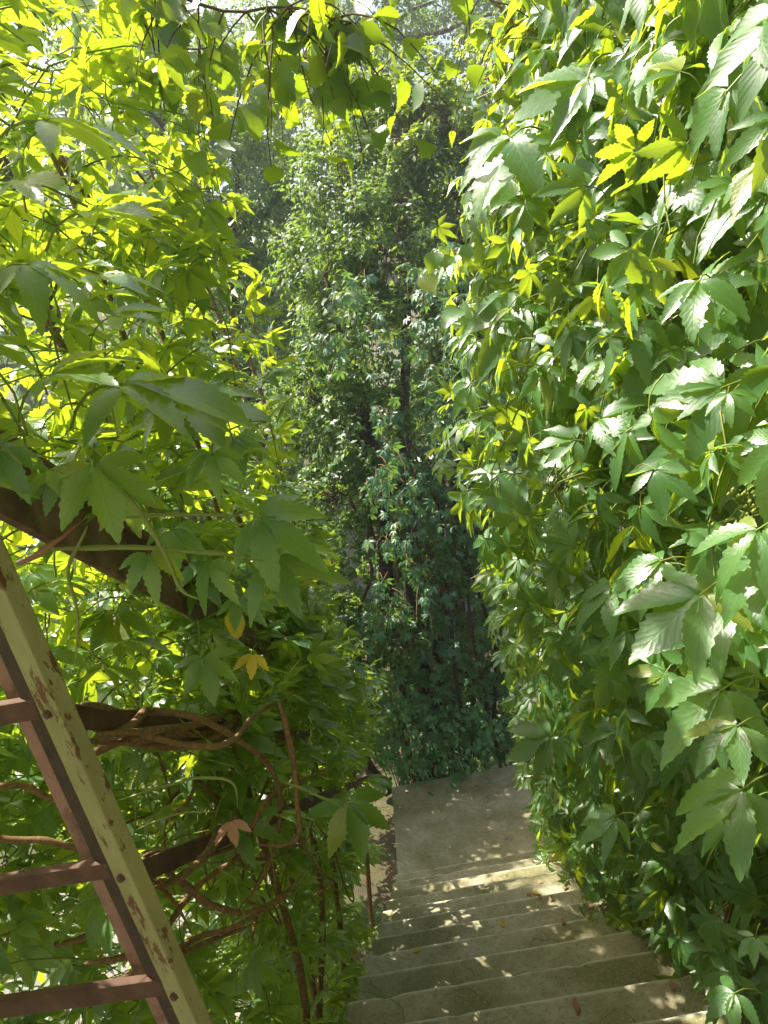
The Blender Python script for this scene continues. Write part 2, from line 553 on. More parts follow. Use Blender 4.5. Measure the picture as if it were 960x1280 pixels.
def split_visible(P, S, limit, min_px=10, cell=26, per_cell=3):
    """the leaves that show largest from the stairs become parts, the rest stays one mass"""
    x, y, z = to_px(P)
    size = FPX * S / np.maximum(z, 0.05)
    ok = (z > 0.1) & (x > -30) & (x < 990) & (y > -30) & (y < 1310) & (size > min_px)
    idx = np.nonzero(ok)[0]
    idx = idx[np.argsort(z[idx])]
    seen, pick = {}, []
    for i in idx:
        c = (int(x[i] // cell), int(y[i] // cell))
        if seen.get(c, 0) < per_cell:
            seen[c] = seen.get(c, 0) + 1
            pick.append(i)
    pick = np.array(pick, dtype=int)
    pick = pick[np.argsort(-size[pick])][:limit]
    mask = np.zeros(len(P), bool)
    mask[pick] = True
    return mask

# ------------------------------------------------------------------ setting: ground, yard
GROUND_Z = -4.95
def grid_mesh(name, x0, x1, y0, y1, nx, ny, zf, mats):
    xs, ys = np.linspace(x0, x1, nx), np.linspace(y0, y1, ny)
    X, Y = np.meshgrid(xs, ys)
    V = np.stack([X, Y, zf(X, Y)], -1).reshape(-1, 3)
    i = np.arange((ny - 1) * nx).reshape(ny - 1, nx)[:, :-1].ravel()
    L = np.stack([i, i + 1, i + nx + 1, i + nx], 1).ravel()
    return mesh_np(name, V, L, np.full(len(i), 4), mats)

g = link('ground', grid_mesh('ground', -150, 150, -150, 150, 121, 121,
     lambda X, Y: GROUND_Z + 0.05 * np.sin(X * 1.3) * np.cos(Y * 1.1), [M_EARTH]))
tag(g, kind='structure')
yard = link('paved_yard', grid_mesh('paved_yard', -9, -1.5, -2, 6.2, 12, 12,
     lambda X, Y: GROUND_Z + 0.075 + 0 * X, [M_PAVE]))
tag(yard, kind='structure')

# ------------------------------------------------------------------ staircase
RUN, RISE, XL, XR, Y0, Z0, LANDY = 0.2544, 0.18, -0.506, 0.80, 1.780, -2.237, 5.53

def slab_mesh(name, width, depth, height, seed, back_extra=0.03):
    """a cast step, front edge at y = 0, top at z = 0, worn arris"""
    rng = np.random.default_rng(seed)
    nx = 40
    prof = [(-depth - back_extra, -height), (-depth - back_extra, 0.0), (-depth * 0.66, -0.001), (-depth * 0.33, -0.002), (-0.03, -0.002), (-0.011, -0.003),
            (-0.003, -0.008), (0.0, -0.018), (-0.001, -height * 0.5), (-0.004, -height)]
    xs = np.linspace(0, width, nx)
    V = []
    chip = np.convolve(rng.normal(0, 1, nx + 8), np.ones(4) / 4, 'same')[4:-4] * 0.0018
    deep = np.where(rng.random(nx) < 0.07, rng.uniform(0.002, 0.009, nx), 0)
    for i, x in enumerate(xs):
        for j, (y, z) in enumerate(prof):
            dy = dz = 0.0
            if 4 <= j <= 7:
                dy = -abs(chip[i]) - deep[i] * (j >= 5)
                dz = -abs(chip[i]) * 0.5 - deep[i] * 0.6 * (5 <= j <= 6)
            elif 1 <= j <= 3:
                dz = rng.normal(0, 0.0012)
            V.append((x, y + dy, z + dz))
    k = len(prof)
    F = []
    for i in range(nx - 1):
        for j in range(k):
            j2 = (j + 1) % k
            F.append((i * k + j, (i + 1) * k + j, (i + 1) * k + j2, i * k + j2)[::-1])
    F.append(tuple(range(k))[::-1])
    F.append(tuple((nx - 1) * k + j for j in range(k)))
    sh = Shape()
    sh.add(V, F)
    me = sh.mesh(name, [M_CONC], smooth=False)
    return me

stairs = empty('staircase', (0.1, 3.0, GROUND_Z), 'mossy concrete staircase descending between the creepers to a square landing', 'staircase')
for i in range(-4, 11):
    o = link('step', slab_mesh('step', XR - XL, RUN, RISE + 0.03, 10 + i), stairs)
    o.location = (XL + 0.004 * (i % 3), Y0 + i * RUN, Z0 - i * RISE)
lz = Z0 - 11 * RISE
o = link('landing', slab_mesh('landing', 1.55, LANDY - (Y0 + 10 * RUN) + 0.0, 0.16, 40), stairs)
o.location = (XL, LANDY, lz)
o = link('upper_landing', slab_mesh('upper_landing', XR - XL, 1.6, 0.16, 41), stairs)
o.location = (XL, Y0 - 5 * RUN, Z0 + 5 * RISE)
def prism(name, poly, axis_lo, axis_hi, mats, parent):
    """poly in (y, z), extruded along x"""
    n = len(poly)
    V = [(axis_lo, y, z) for y, z in poly] + [(axis_hi, y, z) for y, z in poly]
    F = [tuple(range(n)), tuple(range(2 * n - 1, n - 1, -1))]
    for i in range(n):
        j = (i + 1) % n
        F.append((i, i + n, j + n, j))
    sh = Shape(); sh.add(V, F)
    return link(name, sh.mesh(name, mats, False), parent)
ya, za = Y0 - 5 * RUN, Z0 + 5 * RISE
prism('stair_body', [(ya - 1.5, GROUND_Z - 0.1), (LANDY - 0.06, GROUND_Z - 0.1), (LANDY - 0.06, lz - 0.165), (Y0 + 10 * RUN - 0.1, lz - 0.165), (Y0 + 10 * RUN - 0.3, lz - 0.1), (ya, za - 0.36), (ya - 1.5, za - 0.165)],
      XL + 0.06, XR - 0.02, [M_CONC], stairs)

# ------------------------------------------------------------------ house wall on the right, pale wall far behind
wall = empty('house_wall', (1.1, 2.2, GROUND_Z), 'grey rendered house wall almost wholly hidden behind the glossy creeper', 'wall')
def box_mesh(name, lo, hi, mats, bev=0.006):
    bm = bmesh.new()
    bmesh.ops.create_cube(bm, size=1)
    for v in bm.verts:
        v.co = Vector([lo[i] + (v.co[i] + 0.5) * (hi[i] - lo[i]) for i in range(3)])
    if bev:
        bmesh.ops.bevel(bm, geom=list(bm.edges), offset=bev, segments=2, affect='EDGES', profile=0.6)
    me = bpy.data.meshes.new(name)
    bm.to_mesh(me); bm.free()
    for mt in mats: me.materials.append(mt)
    return me
link('side_wall', box_mesh('side_wall', (XR + 0.004, -1.5, GROUND_Z - 0.1), (XR + 0.3, 2.75, 3.4), [M_WALL]), wall)
link('low_wall', box_mesh('low_wall', (XR + 0.007, 2.753, GROUND_Z - 0.1), (XR + 0.25, 4.9, -2.5), [M_WALL]), wall)
link('unseen_back_wall', box_mesh('unseen_back_wall', (-3.2, -1.8, GROUND_Z - 0.1), (XR + 0.3, -1.503, 3.4), [M_WALL]), wall)  # unseen wall behind the camera, added to block skylight on the near leaves
link('unseen_eaves', box_mesh('unseen_eaves', (-3.4, -2.2, 3.403), (XR + 0.6, -0.5, 3.52), [M_BARK]), wall)  # unseen overhang, added with the back wall to hold back sky light
bw = empty('garden_wall', (-0.6, 10.2, GROUND_Z), 'pale rendered garden wall glimpsed behind the trees', 'wall')
link('wall_face', box_mesh('wall_face', (-3.0, 10.2, GROUND_Z - 0.1), (1.8, 10.45, -2.6), [M_PALEWALL], 0.01), bw)
link('coping', box_mesh('coping', (-3.05, 10.14, -2.597), (1.85, 10.51, -2.50), [M_PALEWALL], 0.01), bw)

# ------------------------------------------------------------------ railing
rail = empty('stair_railing', (-0.5, 0.93, GROUND_Z + 0.08), 'rusty steel stair railing with an olive painted post and brown bars', 'railing')
SL = -RISE / RUN
def bar(name, A, B, w, h, mats, upv=(0, 0, 1), parent=rail, bev=0.003, twist=0.0):
    """flat bar from A to B, w across, h along upv"""
    A, B = np.array(A, float), np.array(B, float)
    d = unit(B - A)
    s = unit(np.cross(d, np.array(upv, float)))
    u = np.cross(s, d)
    if twist:
        s, u = s * math.cos(twist) + u * math.sin(twist), u * math.cos(twist) - s * math.sin(twist)
    L = np.linalg.norm(B - A)
    me = box_mesh(name, (0, -w / 2, -h / 2), (L, w / 2, h / 2), mats, bev)
    o = link(name, me, parent)
    mw = Matrix.Identity(4)
    for i in range(3):
        mw[i][0], mw[i][1], mw[i][2], mw[i][3] = d[i], s[i], u[i], A[i]
    o.matrix_basis = mw
    return o
PX, PY = -0.49, 0.915
# corner post: a square tube set askew; its painted face looks at the stairs
PB, PT = at(246, 1280, 1.18), at(-15, 690, 0.96)      # the post leans a little
def on_post(z):
    return PB + (PT - PB) * (z - PB[2]) / (PT[2] - PB[2])
for nm, off, w, h, mt in (('post', (0, 0, 0), 0.040, 0.028, M_GREEN), ('post_flange', (-0.036, 0.012, 0), 0.034, 0.010, M_OLDIRON), ('back_strip', (-0.082, 0.052, 0), 0.031, 0.008, M_RED)):  # dark post_flange: shade of the inner face put into its colour
    bar(nm, on_post(-1.72) + off, on_post(0.0 if nm == 'post' else -0.06) + off, w, h, [mt], upv=(-0.45, -0.89, 0), bev=0.003)
def bolt(p, axis):
    bm = bmesh.new()
    bmesh.ops.create_cone(bm, cap_ends=True, segments=6, radius1=0.007, radius2=0.006, depth=0.007)
    me = bpy.data.meshes.new('bolt'); bm.to_mesh(me); bm.free()
    me.materials.append(M_RUST)
    o = link('bolt', me, rail)
    q = Vector(axis).to_track_quat('Z', 'Y').to_matrix().to_4x4()
    o.matrix_basis = Matrix.Translation(Vector(p)) @ q
ax_n = unit(np.array([0.45, -0.89, 0.0]) * (-1, 1, 1))
for z in (-0.475, -0.755, -0.985):
    bolt(on_post(z) + ax_n * 0.0165, ax_n)
# handrail and rails parallel to the flight
def along(y, zrel):
    return (PX + 0.005, y, zrel + SL * (y - PY))
H0 = -0.15
bar('handrail', along(0.45, H0 + 0.012), along(3.9, H0 + 0.012), 0.014, 0.12, [M_BEAM])
bar('handrail_lip', along(0.45, H0 + 0.06), along(3.9, H0 + 0.06), 0.05, 0.008, [M_BEAM])
for k, z in enumerate((-0.50, -0.775)):
    bar('rail', tuple(on_post(z) + (0.004, 0.016, 0)), along(4.1, z), 0.014, 0.034, [M_RUST])
# guard bars running sideways from the post
for z, h in ((-0.475, 0.032), (-0.755, 0.029), (-0.985, 0.034), (-1.22, 0.03)):
    bar('guard_bar', tuple(on_post(z) + (-0.02, 0.012, 0)), (PX - 1.0, PY + 0.03, z), 0.016, h, [M_RUST])
bar('guard_post', (PX - 0.98, PY + 0.05, -1.75), (PX - 0.98, PY + 0.05, -0.1), 0.04, 0.04, [M_RUST])
bar('guard_foot', (PX - 1.02, PY + 0.03, -1.74), (PX + 0.02, PY + 0.03, -1.74), 0.05, 0.05, [M_DARKIRON])
for i, y in enumerate((2.35, 4.25)):
    zt = H0 + SL * (y - PY)
    bar('post', (PX - 0.035, y, zt - 1.62), (PX - 0.035, y, zt + 0.03), 0.026, 0.026, [M_OLDIRON])
bar('post', (XL + 0.02, Y0 + 10.35 * RUN, lz), (XL + 0.02, Y0 + 10.35 * RUN, lz + 1.3), 0.036, 0.036, [M_OLDIRON])
bar('post', (PX - 0.98, PY + 0.05, GROUND_Z), (PX - 0.98, PY + 0.05, -1.76), 0.05, 0.05, [M_DARKIRON])

# ------------------------------------------------------------------ creepers
def grow(shoots, rng, step=(0.05, 0.08), size=(0.065, 0.105), sunface=0.55, outward=(-1, 0, 0), tip=(0, 0, -1), upw=0.45, jitter=0.45, stalk=0.06, tipj=0.45, out_w=0.4):
    """leaves along each shoot: positions, frames, sizes"""
    P, Nn, T, S = [], [], [], []
    out = np.array(outward, float)
    for C in shoots:
        seg = np.linalg.norm(np.diff(C, axis=0), axis=1)
        s = np.concatenate([[0], np.cumsum(seg)])
        d = rng.uniform(0, step[1])
        k = 0
        while d < s[-1]:
            p = np.array([np.interp(d, s, C[:, a]) for a in range(3)])
            frac = d / s[-1]
            side = unit(rng.normal(0, 1, 3) + out * 0.8)
            sz = rng.uniform(*size) * (1.05 - 0.45 * frac ** 3)
            P.append(p + side * stalk * rng.uniform(0.5, 1.4))
            Nn.append(SUN * sunface + np.array([0, 0, upw]) + out * out_w + rng.normal(0, jitter, 3))
            T.append(np.array(tip, float) + rng.normal(0, tipj, 3))
            S.append(sz)
            d += rng.uniform(*step)
            k += 1
    return np.array(P), frames(np.array(Nn), np.array(T)), np.array(S)

def shoot(p, d, length, rng, droop=0.5, n=7):
    C = [np.array(p, float)]
    d = unit(d)
    for i in range(n - 1):
        d = unit(d + np.array([0, 0, -droop / n]) + rng.normal(0, 0.13, 3))
        C.append(C[-1] + d * length / (n - 1))
    return np.array(C)

def shoots_mesh(name, shoots, r0, r1, mats, k=3):
    sh = Shape()
    for C in shoots:
        V, F, UV = tube_arrays(C, np.linspace(r0, r1, len(C)), k, cap=False)
        sh.add(V, F, UV, 0)
    return sh.mesh(name, mats)

def leaf_set(parent, P, R, S, mats, limit, rng, tbig=T_BIG, tlow=T_LOW, key='leaf', min_px=14, cell=26, per_cell=3, name='leaf'):
    vis = split_visible(P, S, limit, min_px, cell, per_cell)
    for i in np.nonzero(vis)[0]:
        k = int(rng.integers(len(tbig)))
        put_leaf(parent, name, f'{key}_{k}', tbig[k], mats, P[i], R[i], S[i])
    rest = ~vis
    pool = list(tlow)
    which = rng.integers(0, len(tlow), rest.sum())
    if tlow is T_LOW:
        far = to_px(P[rest])[2] > 2.3
        pool = pool + T_FAR
        which = np.where(far, len(tlow) + rng.integers(0, len(T_FAR), rest.sum()), which)
    me = merge(pool, which, P[rest], R[rest], S[rest], 'foliage', mats)
    tag(link('foliage', me, parent), kind='stuff')

def keep_clear(P, S, R0=0.42):
    return np.linalg.norm(P, axis=1) > R0

def right_face(y, z):
    """x of the creeper's face on the wall side"""
    zz = [-4.3, -3.4, -2.7, -2.5, -2.0, -1.2, -0.9, -0.4, 0.0, 0.3, 0.6, 1.6]
    xx = [0.62, 0.62, 0.60, 0.52, 0.46, 0.45, 0.36, 0.31, 0.42, 0.52, 0.64, 0.70]
    x = np.interp(z, zz, xx)
    fl = Z0 - (y - Y0) * RISE / RUN
    x = x + np.clip(2.1 - y, 0, 1.4) * 0.11 + np.clip(2.9 - y, 0, 1) * 0.3 * np.clip((fl + 1.0 - z) / 0.6, 0, 1)
    far = np.clip((y - 3.3) / 0.6, 0, 1)
    return x * (1 - far) + far * np.maximum(x, 0.56)

# --- the creeper on the house wall
rng = np.random.default_rng(21)
creeper = empty('creeper', (0.74, 2.0, GROUND_Z), 'sunlit glossy creeper covering the wall beside the stairs', 'creeper')
sh_list = []
for _ in range(2700):
    y = 0.2 + 5.0 * rng.random() ** 1.45
    z = rng.uniform(-4.2, 1.7)
    if _ < 330: y, z = rng.uniform(0.6, 2.3), rng.uniform(0.1, 1.6)
    floor = Z0 - (y - Y0) * RISE / RUN if y < 4.35 else lz
    floor = max(floor, -1.5) if y < 0.8 else floor
    if z < floor + 0.12: continue
    if y > 2.75 + np.clip(-0.3 - z, 0, 3) * 0.55 + 0.18 * math.sin(z * 7) + rng.normal(0, 0.1): continue
    xf = right_face(y, z)
    x = xf + rng.uniform(0.02, 0.30)
    x = min(x, XR - 0.02)
    d = unit(np.array([-0.9, rng.uniform(-0.7, 0.5), rng.uniform(-0.3, 0.5)]))
    L = rng.uniform(0.18, 0.5)
    if x - xf < 0.12: L *= 0.5
    C = shoot((x, y, z), d, L, rng, 1.5)
    C[:, 0] = np.maximum(C[:, 0], right_face(C[:, 1], C[:, 2]) - 0.05)
    C[:, 2] = np.maximum(C[:, 2], floor + 0.05)
    sh_list.append(C)
for _ in range(520):
    y = rng.uniform(0.4, 2.9)
    z = rng.uniform(max(Z0 - (y - Y0) * 0.7, -1.6 if y < 0.8 else -9), 1.6)
    sh_list.append(shoot((rng.uniform(XR - 0.12, XR - 0.04), y, z), (-0.3, rng.uniform(-1, 1), rng.uniform(-0.8, 0.8)), rng.uniform(0.15, 0.35), rng, 0.8, 5))
    sh_list[-1][:, 0] = np.minimum(sh_list[-1][:, 0], XR - 0.02)
P, R, S = grow(sh_list, rng, (0.06, 0.10), (0.055, 0.125), 0.30, (-1, -0.8, 0), (-0.65, -0.15, -0.75), 0.42, 0.55, 0.07, 0.55, 0.5)
ok = keep_clear(P, S, 0.5)
P, R, S = P[ok], R[ok], S[ok]
leaf_set(creeper, P, R, S, [M_CREEP, M_STALK], 280, rng)
tag(link('shoots', shoots_mesh('shoots', sh_list, 0.0028, 0.0014, [M_STALK]), creeper), kind='stuff')
for i in range(9):
    y = rng.uniform(0.5, 4.8)
    C = wander([(XR - 0.03, y, GROUND_Z if y > 4.4 else Z0 - (y - Y0) * 0.707), (XR - 0.05, min(y, 3) + rng.uniform(-0.3, 0), -1.8), (XR - 0.06, min(y, 2.6) + rng.uniform(-0.5, 0), -0.4), (XR - 0.04, min(y, 2.4) + rng.uniform(-0.6, 0), 1.5)], 30, 0.05, rng)
    C[:, 0] = np.clip(C[:, 0], 0.5, XR - 0.012)
    sh = Shape(); sh.add(*tube_arrays(C, np.linspace(0.016, 0.006, 30), 7))
    link('stem', sh.mesh('stem', [M_VINE]), creeper)

# --- the creeper grown over the railing
def left_end(z):
    return 2.75 + np.clip(0.25 - z, -0.6, 2.6) * 0.50
rng = np.random.default_rng(33)
lcreep = empty('creeper', (-0.72, 1.9, GROUND_Z + 0.08), 'backlit yellow-green creeper smothering the stair railing', 'creeper')
lshoots = []
for _ in range(2600):
    z = rng.uniform(-3.7, 1.3)
    ye = float(left_end(z))
    y = rng.uniform(0.35, ye)
    low = Z0 - (y - Y0) * RISE / RUN
    rel = z - (H0 + SL * (y - PY))          # height above the handrail
    x = rng.uniform(-0.82 if z > -0.35 else -1.35, -0.42) if rel > -0.05 else rng.uniform(-1.6, -0.55)
    if z > 0.32 + 0.25 * y + 0.3 * np.clip(1.5 - y, 0, 1): continue
    if rel > 0.1 and rng.random() < (0.55 if z > -0.35 else 0.2): continue
    if rel < -0.05 and rng.random() < 0.22: continue
    if y < 0.8 and z < 0.0 and x > -0.6: continue
    d = unit(np.array([rng.uniform(-0.5, 0.9), rng.uniform(-0.7, 0.5), rng.uniform(-0.1, 0.6)]))
    C = shoot((x, y, z), d, rng.uniform(0.2, 0.5), rng, 1.4)
    C[:, 0] = np.minimum(C[:, 0], -0.36 + 0.06 * np.sin(C[:, 1] * 4))
    lshoots.append(C)
for _ in range(650):                         # leaves on the stair side of the rails
    y = rng.uniform(1.3, 4.1)
    z = H0 + SL * (y - PY) + rng.uniform(-1.25, 0.35)
    if y > left_end(z) or (z < H0 + SL * (y - PY) - 0.35 and rng.random() < 0.6): continue
    lshoots.append(shoot((rng.uniform(-0.66, -0.42), y, z), (rng.uniform(-0.2, 0.9), rng.uniform(-0.7, 0.4), rng.uniform(-0.2, 0.5)), rng.uniform(0.12, 0.3), rng, 1.4))
    q = lshoots[-1]
    q[:, 0] = np.minimum(q[:, 0], np.interp(q[:, 2] - H0 - SL * (q[:, 1] - PY), [-1.2, -0.4, 0], [-0.64, -0.52, -0.38]))
for _ in range(420):                         # outer leaf roof, added to keep sun off the lower left
    y = rng.uniform(0.7, 3.8)
    z = -0.42 - 0.5 * (y - 0.9) + rng.normal(0, 0.14)
    lshoots.append(shoot((rng.uniform(-2.0, -0.95), y, z), (rng.uniform(-0.8, 0.8), rng.uniform(-0.7, 0.5), rng.uniform(-0.1, 0.4)), rng.uniform(0.2, 0.45), rng, 1.2))
for _ in range(260):                         # outer leaf wall by the yard, added to darken the inside
    y = rng.uniform(0.5, 3.9)
    z = rng.uniform(-3.6, -0.5)
    lshoots.append(shoot((rng.uniform(-2.0, -1.6), y, z), (rng.uniform(-0.8, 0.3), rng.uniform(-0.7, 0.5), rng.uniform(-0.1, 0.4)), rng.uniform(0.2, 0.45), rng, 1.4))
lshoots = [C for C in lshoots if not (C[:, 1].min() < 1.05 and C[:, 2].min() < -0.15 and C[:, 0].max() > -0.95)]
P, R, S = grow(lshoots, rng, (0.07, 0.11), (0.055, 0.12), 0.55, (-0.2, -0.1, 0), (0.45, -0.15, -0.55), 0.45, 0.38, 0.07, 0.5, 0.1)
ok = keep_clear(P, S, 0.55) & ~((P[:, 1] < 1.0) & (P[:, 2] < -0.12) & (P[:, 0] > -0.95)) & ~((P[:, 1] < 1.35) & (P[:, 2] < -0.3) & (P[:, 0] > -0.52)) & ~((P[:, 0] > -0.56) & (P[:, 2] - H0 - SL * (P[:, 1] - PY) < -0.7))
P, R, S = P[ok], R[ok], S[ok]
leaf_set(lcreep, P, R, S, [M_CREEP, M_STALK], 270, rng)
tag(link('shoots', shoots_mesh('shoots', lshoots, 0.0028, 0.0014, [M_STALK]), lcreep), kind='stuff')

def stem(parent, pts, r0, r1, rng, n=28, amp=0.012, mats=(M_VINE,), name='stem', k=7):
    C = wander(pts, n, amp, rng)
    rr = np.linspace(r0, r1, n) * (1 + 0.16 * np.sin(np.arange(n) * 2.1) * rng.uniform(0.3, 1, n))
    rr[-4:] *= np.array([0.8, 0.6, 0.4, 0.2]); rr[:3] *= np.array([0.3, 0.6, 0.85])
    sh = Shape(); sh.add(*tube_arrays(C, rr, k))
    return link(name, sh.mesh(name, list(mats)), parent)

# woody stems climbing from the ground and twisting along the rails
for i in range(7):
    y = 1.75 + i * 0.36 + rng.uniform(-0.1, 0.1)
    stem(lcreep, [(-0.75, y, GROUND_Z + 0.06), (-0.66 + rng.uniform(-0.1, 0.08), y - 0.1, -3.2), (-0.60, y + rng.uniform(-0.3, 0.2), -2.0),
                  (-0.58, y + rng.uniform(-0.4, 0.2), -1.0), (-0.66, y + rng.uniform(-0.5, 0.2), 0.1), (-0.8, y - 0.3, 0.8)], 0.017, 0.006, rng, 40, 0.04)
for j in range(10):
    ph, n = rng.uniform(0, 6.28), 46
    yy = np.linspace(on_post(-0.5)[1] + 0.03, PY + rng.uniform(0.6, 1.5), n)
    z0 = -0.50 if j < 7 else -0.775
    a = np.linspace(0, rng.uniform(5, 12), n) + ph
    rr = rng.uniform(0.022, 0.04)
    C = np.stack([on_post(z0)[0] + (PX + 0.012 - on_post(z0)[0]) * np.clip((yy - PY) / 0.4, 0, 1) + rr * np.cos(a), yy, z0 + SL * (yy - PY) + rr * np.sin(a) + 0.01 * np.sin(yy * 9 + j)], 1)
    sh = Shape(); sh.add(*tube_arrays(C, np.linspace(0.010, 0.002, n) * rng.uniform(0.4, 0.9) * np.clip(np.arange(n) / 6 + 0.3, 0, 1), 7))
    link('stem', sh.mesh('stem', [M_VINE]), lcreep)
for pix in ([(205, 1085, 1.25), (250, 1120, 1.32), (300, 1140, 1.4), (345, 1130, 1.5), (385, 1085, 1.6)],
            [(-60, 990, 1.3), (0, 985, 1.3), (40, 985, 1.32), (75, 1000, 1.35), (130, 1030, 1.4), (200, 1020, 1.5)],
            [(-60, 1030, 1.3), (0, 1045, 1.3), (55, 1055, 1.32), (110, 1065, 1.35), (200, 1110, 1.4), (250, 1180, 1.5)],
            [(0, 1262, 1.25), (90, 1240, 1.25), (170, 1220, 1.25), (260, 1180, 1.4), (330, 1150, 1.5)],
            [(100, 1205, 1.3), (200, 1190, 1.35), (260, 1170, 1.4), (310, 1150, 1.45), (370, 1100, 1.6)],
            [(345, 880, 1.5), (360, 930, 1.5), (372, 1000, 1.5), (370, 1050, 1.5), (320, 1058, 1.5)],
            [(100, 950, 1.2), (130, 935, 1.2), (180, 918, 1.22), (230, 935, 1.25), (290, 925, 1.3), (330, 890, 1.5), (380, 860, 1.7)],
            [(120, 900, 1.3), (200, 890, 1.3), (270, 905, 1.35), (330, 950, 1.5), (350, 1010, 1.6), (330, 1090, 1.7), (290, 1150, 1.7)],
            [(160, 1240, 1.5), (230, 1130, 1.5), (300, 1070, 1.6), (340, 990, 1.6), (420, 960, 1.9)],
            [(60, 1180, 1.5), (140, 1150, 1.5), (240, 1060, 1.6), (290, 960, 1.7), (300, 860, 1.8)]):
    pts = [at(*q) for q in pix]
    stem(lcreep, pts, 0.0075, 0.004, rng, 26, 0.006)
for i in range(16):                          # tangle of bare shoots under the handrail
    y0_ = rng.uniform(1.0, 2.2)
    z0_ = H0 + SL * (y0_ - PY) + rng.uniform(-1.0, -0.25)
    p = np.array([rng.uniform(-0.62, -0.50), y0_, z0_])
    pts = [p]
    for k in range(5):
        pts.append(pts[-1] + np.array([rng.normal(0, 0.03), rng.uniform(-0.05, 0.28), rng.normal(-0.04, 0.12)]))
    stem(lcreep, pts, rng.uniform(0.003, 0.007), 0.002, rng, 30, 0.015)
for pix, r in (([(115, 573, 0.82), (160, 620, 0.84), (205, 690, 0.86), (225, 735, 0.87), (255, 752, 0.88)], 0.0032),
               ([(65, 687, 0.85), (150, 683, 0.86), (240, 690, 0.88), (330, 700, 0.92)], 0.0035),
               ([(150, 647, 0.9), (230, 643, 0.9), (310, 645, 0.92)], 0.0028),
               ([(110, 655, 0.85), (85, 715, 0.85), (98, 770, 0.85), (92, 845, 0.86)], 0.0026),
               ([(150, 1000, 1.15), (200, 985, 1.15), (250, 972, 1.15), (290, 978, 1.15), (298, 1010, 1.15)], 0.003),
               ([(170, 1038, 1.2), (220, 1018, 1.2), (275, 1014, 1.2)], 0.002),
               ([(355, 978, 1.35), (400, 995, 1.35), (430, 1010, 1.35)], 0.003)):
    stem(lcreep, [at(*q) for q in pix], r, r * 0.7, rng, 18, 0.001, (M_STALK,), 'stalk', 6)
stem(lcreep, [at(20, 705, 0.84), at(60, 685, 0.84), at(105, 650, 0.86)], 0.0045, 0.004, rng, 8, 0.001, (M_REDSTALK,), 'stalk', 6)

# leaves one can pick out in the photograph: base pixel, tip pixel, depth, how far the blade turns up
def hero(parent, base, tipp, depth, rng, face=0.75, mats=(M_CREEP, M_STALK), tpl=T_BIG, key='leaf', name='leaf', dd=0.0, label=None, k=None, upw=0.35):
    a = at(base[0], base[1], depth)
    b = at(tipp[0], tipp[1], depth + dd)
    s = np.linalg.norm(b - a)
    n = -unit(a) * face + np.array([0, 0, upw]) + SUN * 0.15 + rng.normal(0, 0.12, 3)
    R = frames(n[None], (b - a)[None])[0]
    if k is None: k = int(rng.integers(len(tpl)))
    put_leaf(parent, name, f'{key}_{k}', tpl[k], list(mats), a, R, s / 1.02, label)
for b, t, d in (((118, 578), (133, 680), 0.80), ((186, 690), (195, 748), 0.88), ((320, 645), (395, 705), 0.95), ((330, 700), (430, 728), 0.98),
                ((55, 150), (185, 205), 0.58), ((110, 265), (212, 312), 0.64), ((120, 345), (175, 385), 0.75), ((140, 395), (215, 425), 0.8),
                ((435, 1000), (450, 1072), 1.5), ((265, 565), (270, 625), 0.95), ((60, 470), (185, 478), 0.75), ((255, 820), (262, 880), 1.2), ((150, 480), (300, 495), 0.85),
                ((310, 1205), (345, 1225), 1.6), ((215, 500), (280, 535), 0.9), ((25, 225), (60, 300), 0.62), ((30, 330), (120, 350), 0.7),
                ((240, 500), (330, 540), 1.0), ((150, 605), (175, 668), 0.98), ((215, 660), (228, 720), 1.05), ((262, 700), (250, 765), 1.15), ((300, 745), (330, 790), 1.2), ((70, 590), (60, 640), 0.95), ((0, 560), (-20, 640), 0.7)):
    low = b[1] > 540
    hero(lcreep, b, t, d, rng, face=0.75 if low else 0.30, upw=0.35 if low else 0.85, dd=0 if low else rng.uniform(-0.06, 0.04))
for b, t, d in (((905, 860), (800, 945), 0.80), ((925, 905), (862, 980), 0.72), ((930, 985), (830, 1085), 0.85), ((770, 1020), (728, 1052), 1.25),
                ((880, 740), (795, 860), 0.78), ((950, 660), (860, 740), 0.7), ((955, 700), (840, 760), 0.72), ((690, 920), (640, 955), 2.0), ((590, 480), (560, 512), 2.3),
                ((660, 380), (592, 455), 1.9), ((800, 400), (735, 455), 1.2), ((830, 700), (760, 720), 1.1), ((945, 1170), (952, 1215), 0.95), ((920, 1240), (880, 1275), 1.1),
                ((910, 490), (915, 545), 0.85), ((875, 350), (865, 430), 1.0), ((740, 95), (640, 130), 1.4), ((640, 170), (592, 262), 1.6), ((950, 205), (890, 270), 0.9)):
    if d < 1: t = (b[0] + 0.82 * (t[0] - b[0]), b[1] + 0.82 * (t[1] - b[1]))
    hero(creeper, b, t, d, rng, face=0.45, upw=0.5)
hero(lcreep, (293, 760), (294, 800), 1.3, rng, mats=(M_YELLOW, M_STALK), tpl=T_OVAL, key='yellow', label='single yellowed leaflet', name='leaf')
T_THREE = [palmate(np.random.default_rng(900), 11, 0.6, 3)]
hero(lcreep, (316, 816), (316, 852), 1.3, rng, mats=(M_YELLOW, M_STALK), tpl=T_THREE, key='yellow_three', label='yellowed leaf', name='leaf')
hero(lcreep, (288, 1025), (300, 1060), 1.15, rng, mats=(M_DRY, M_DRY), tpl=T_THREE, key='dry', label='dry brown curled leaf', name='leaf', face=0.4)

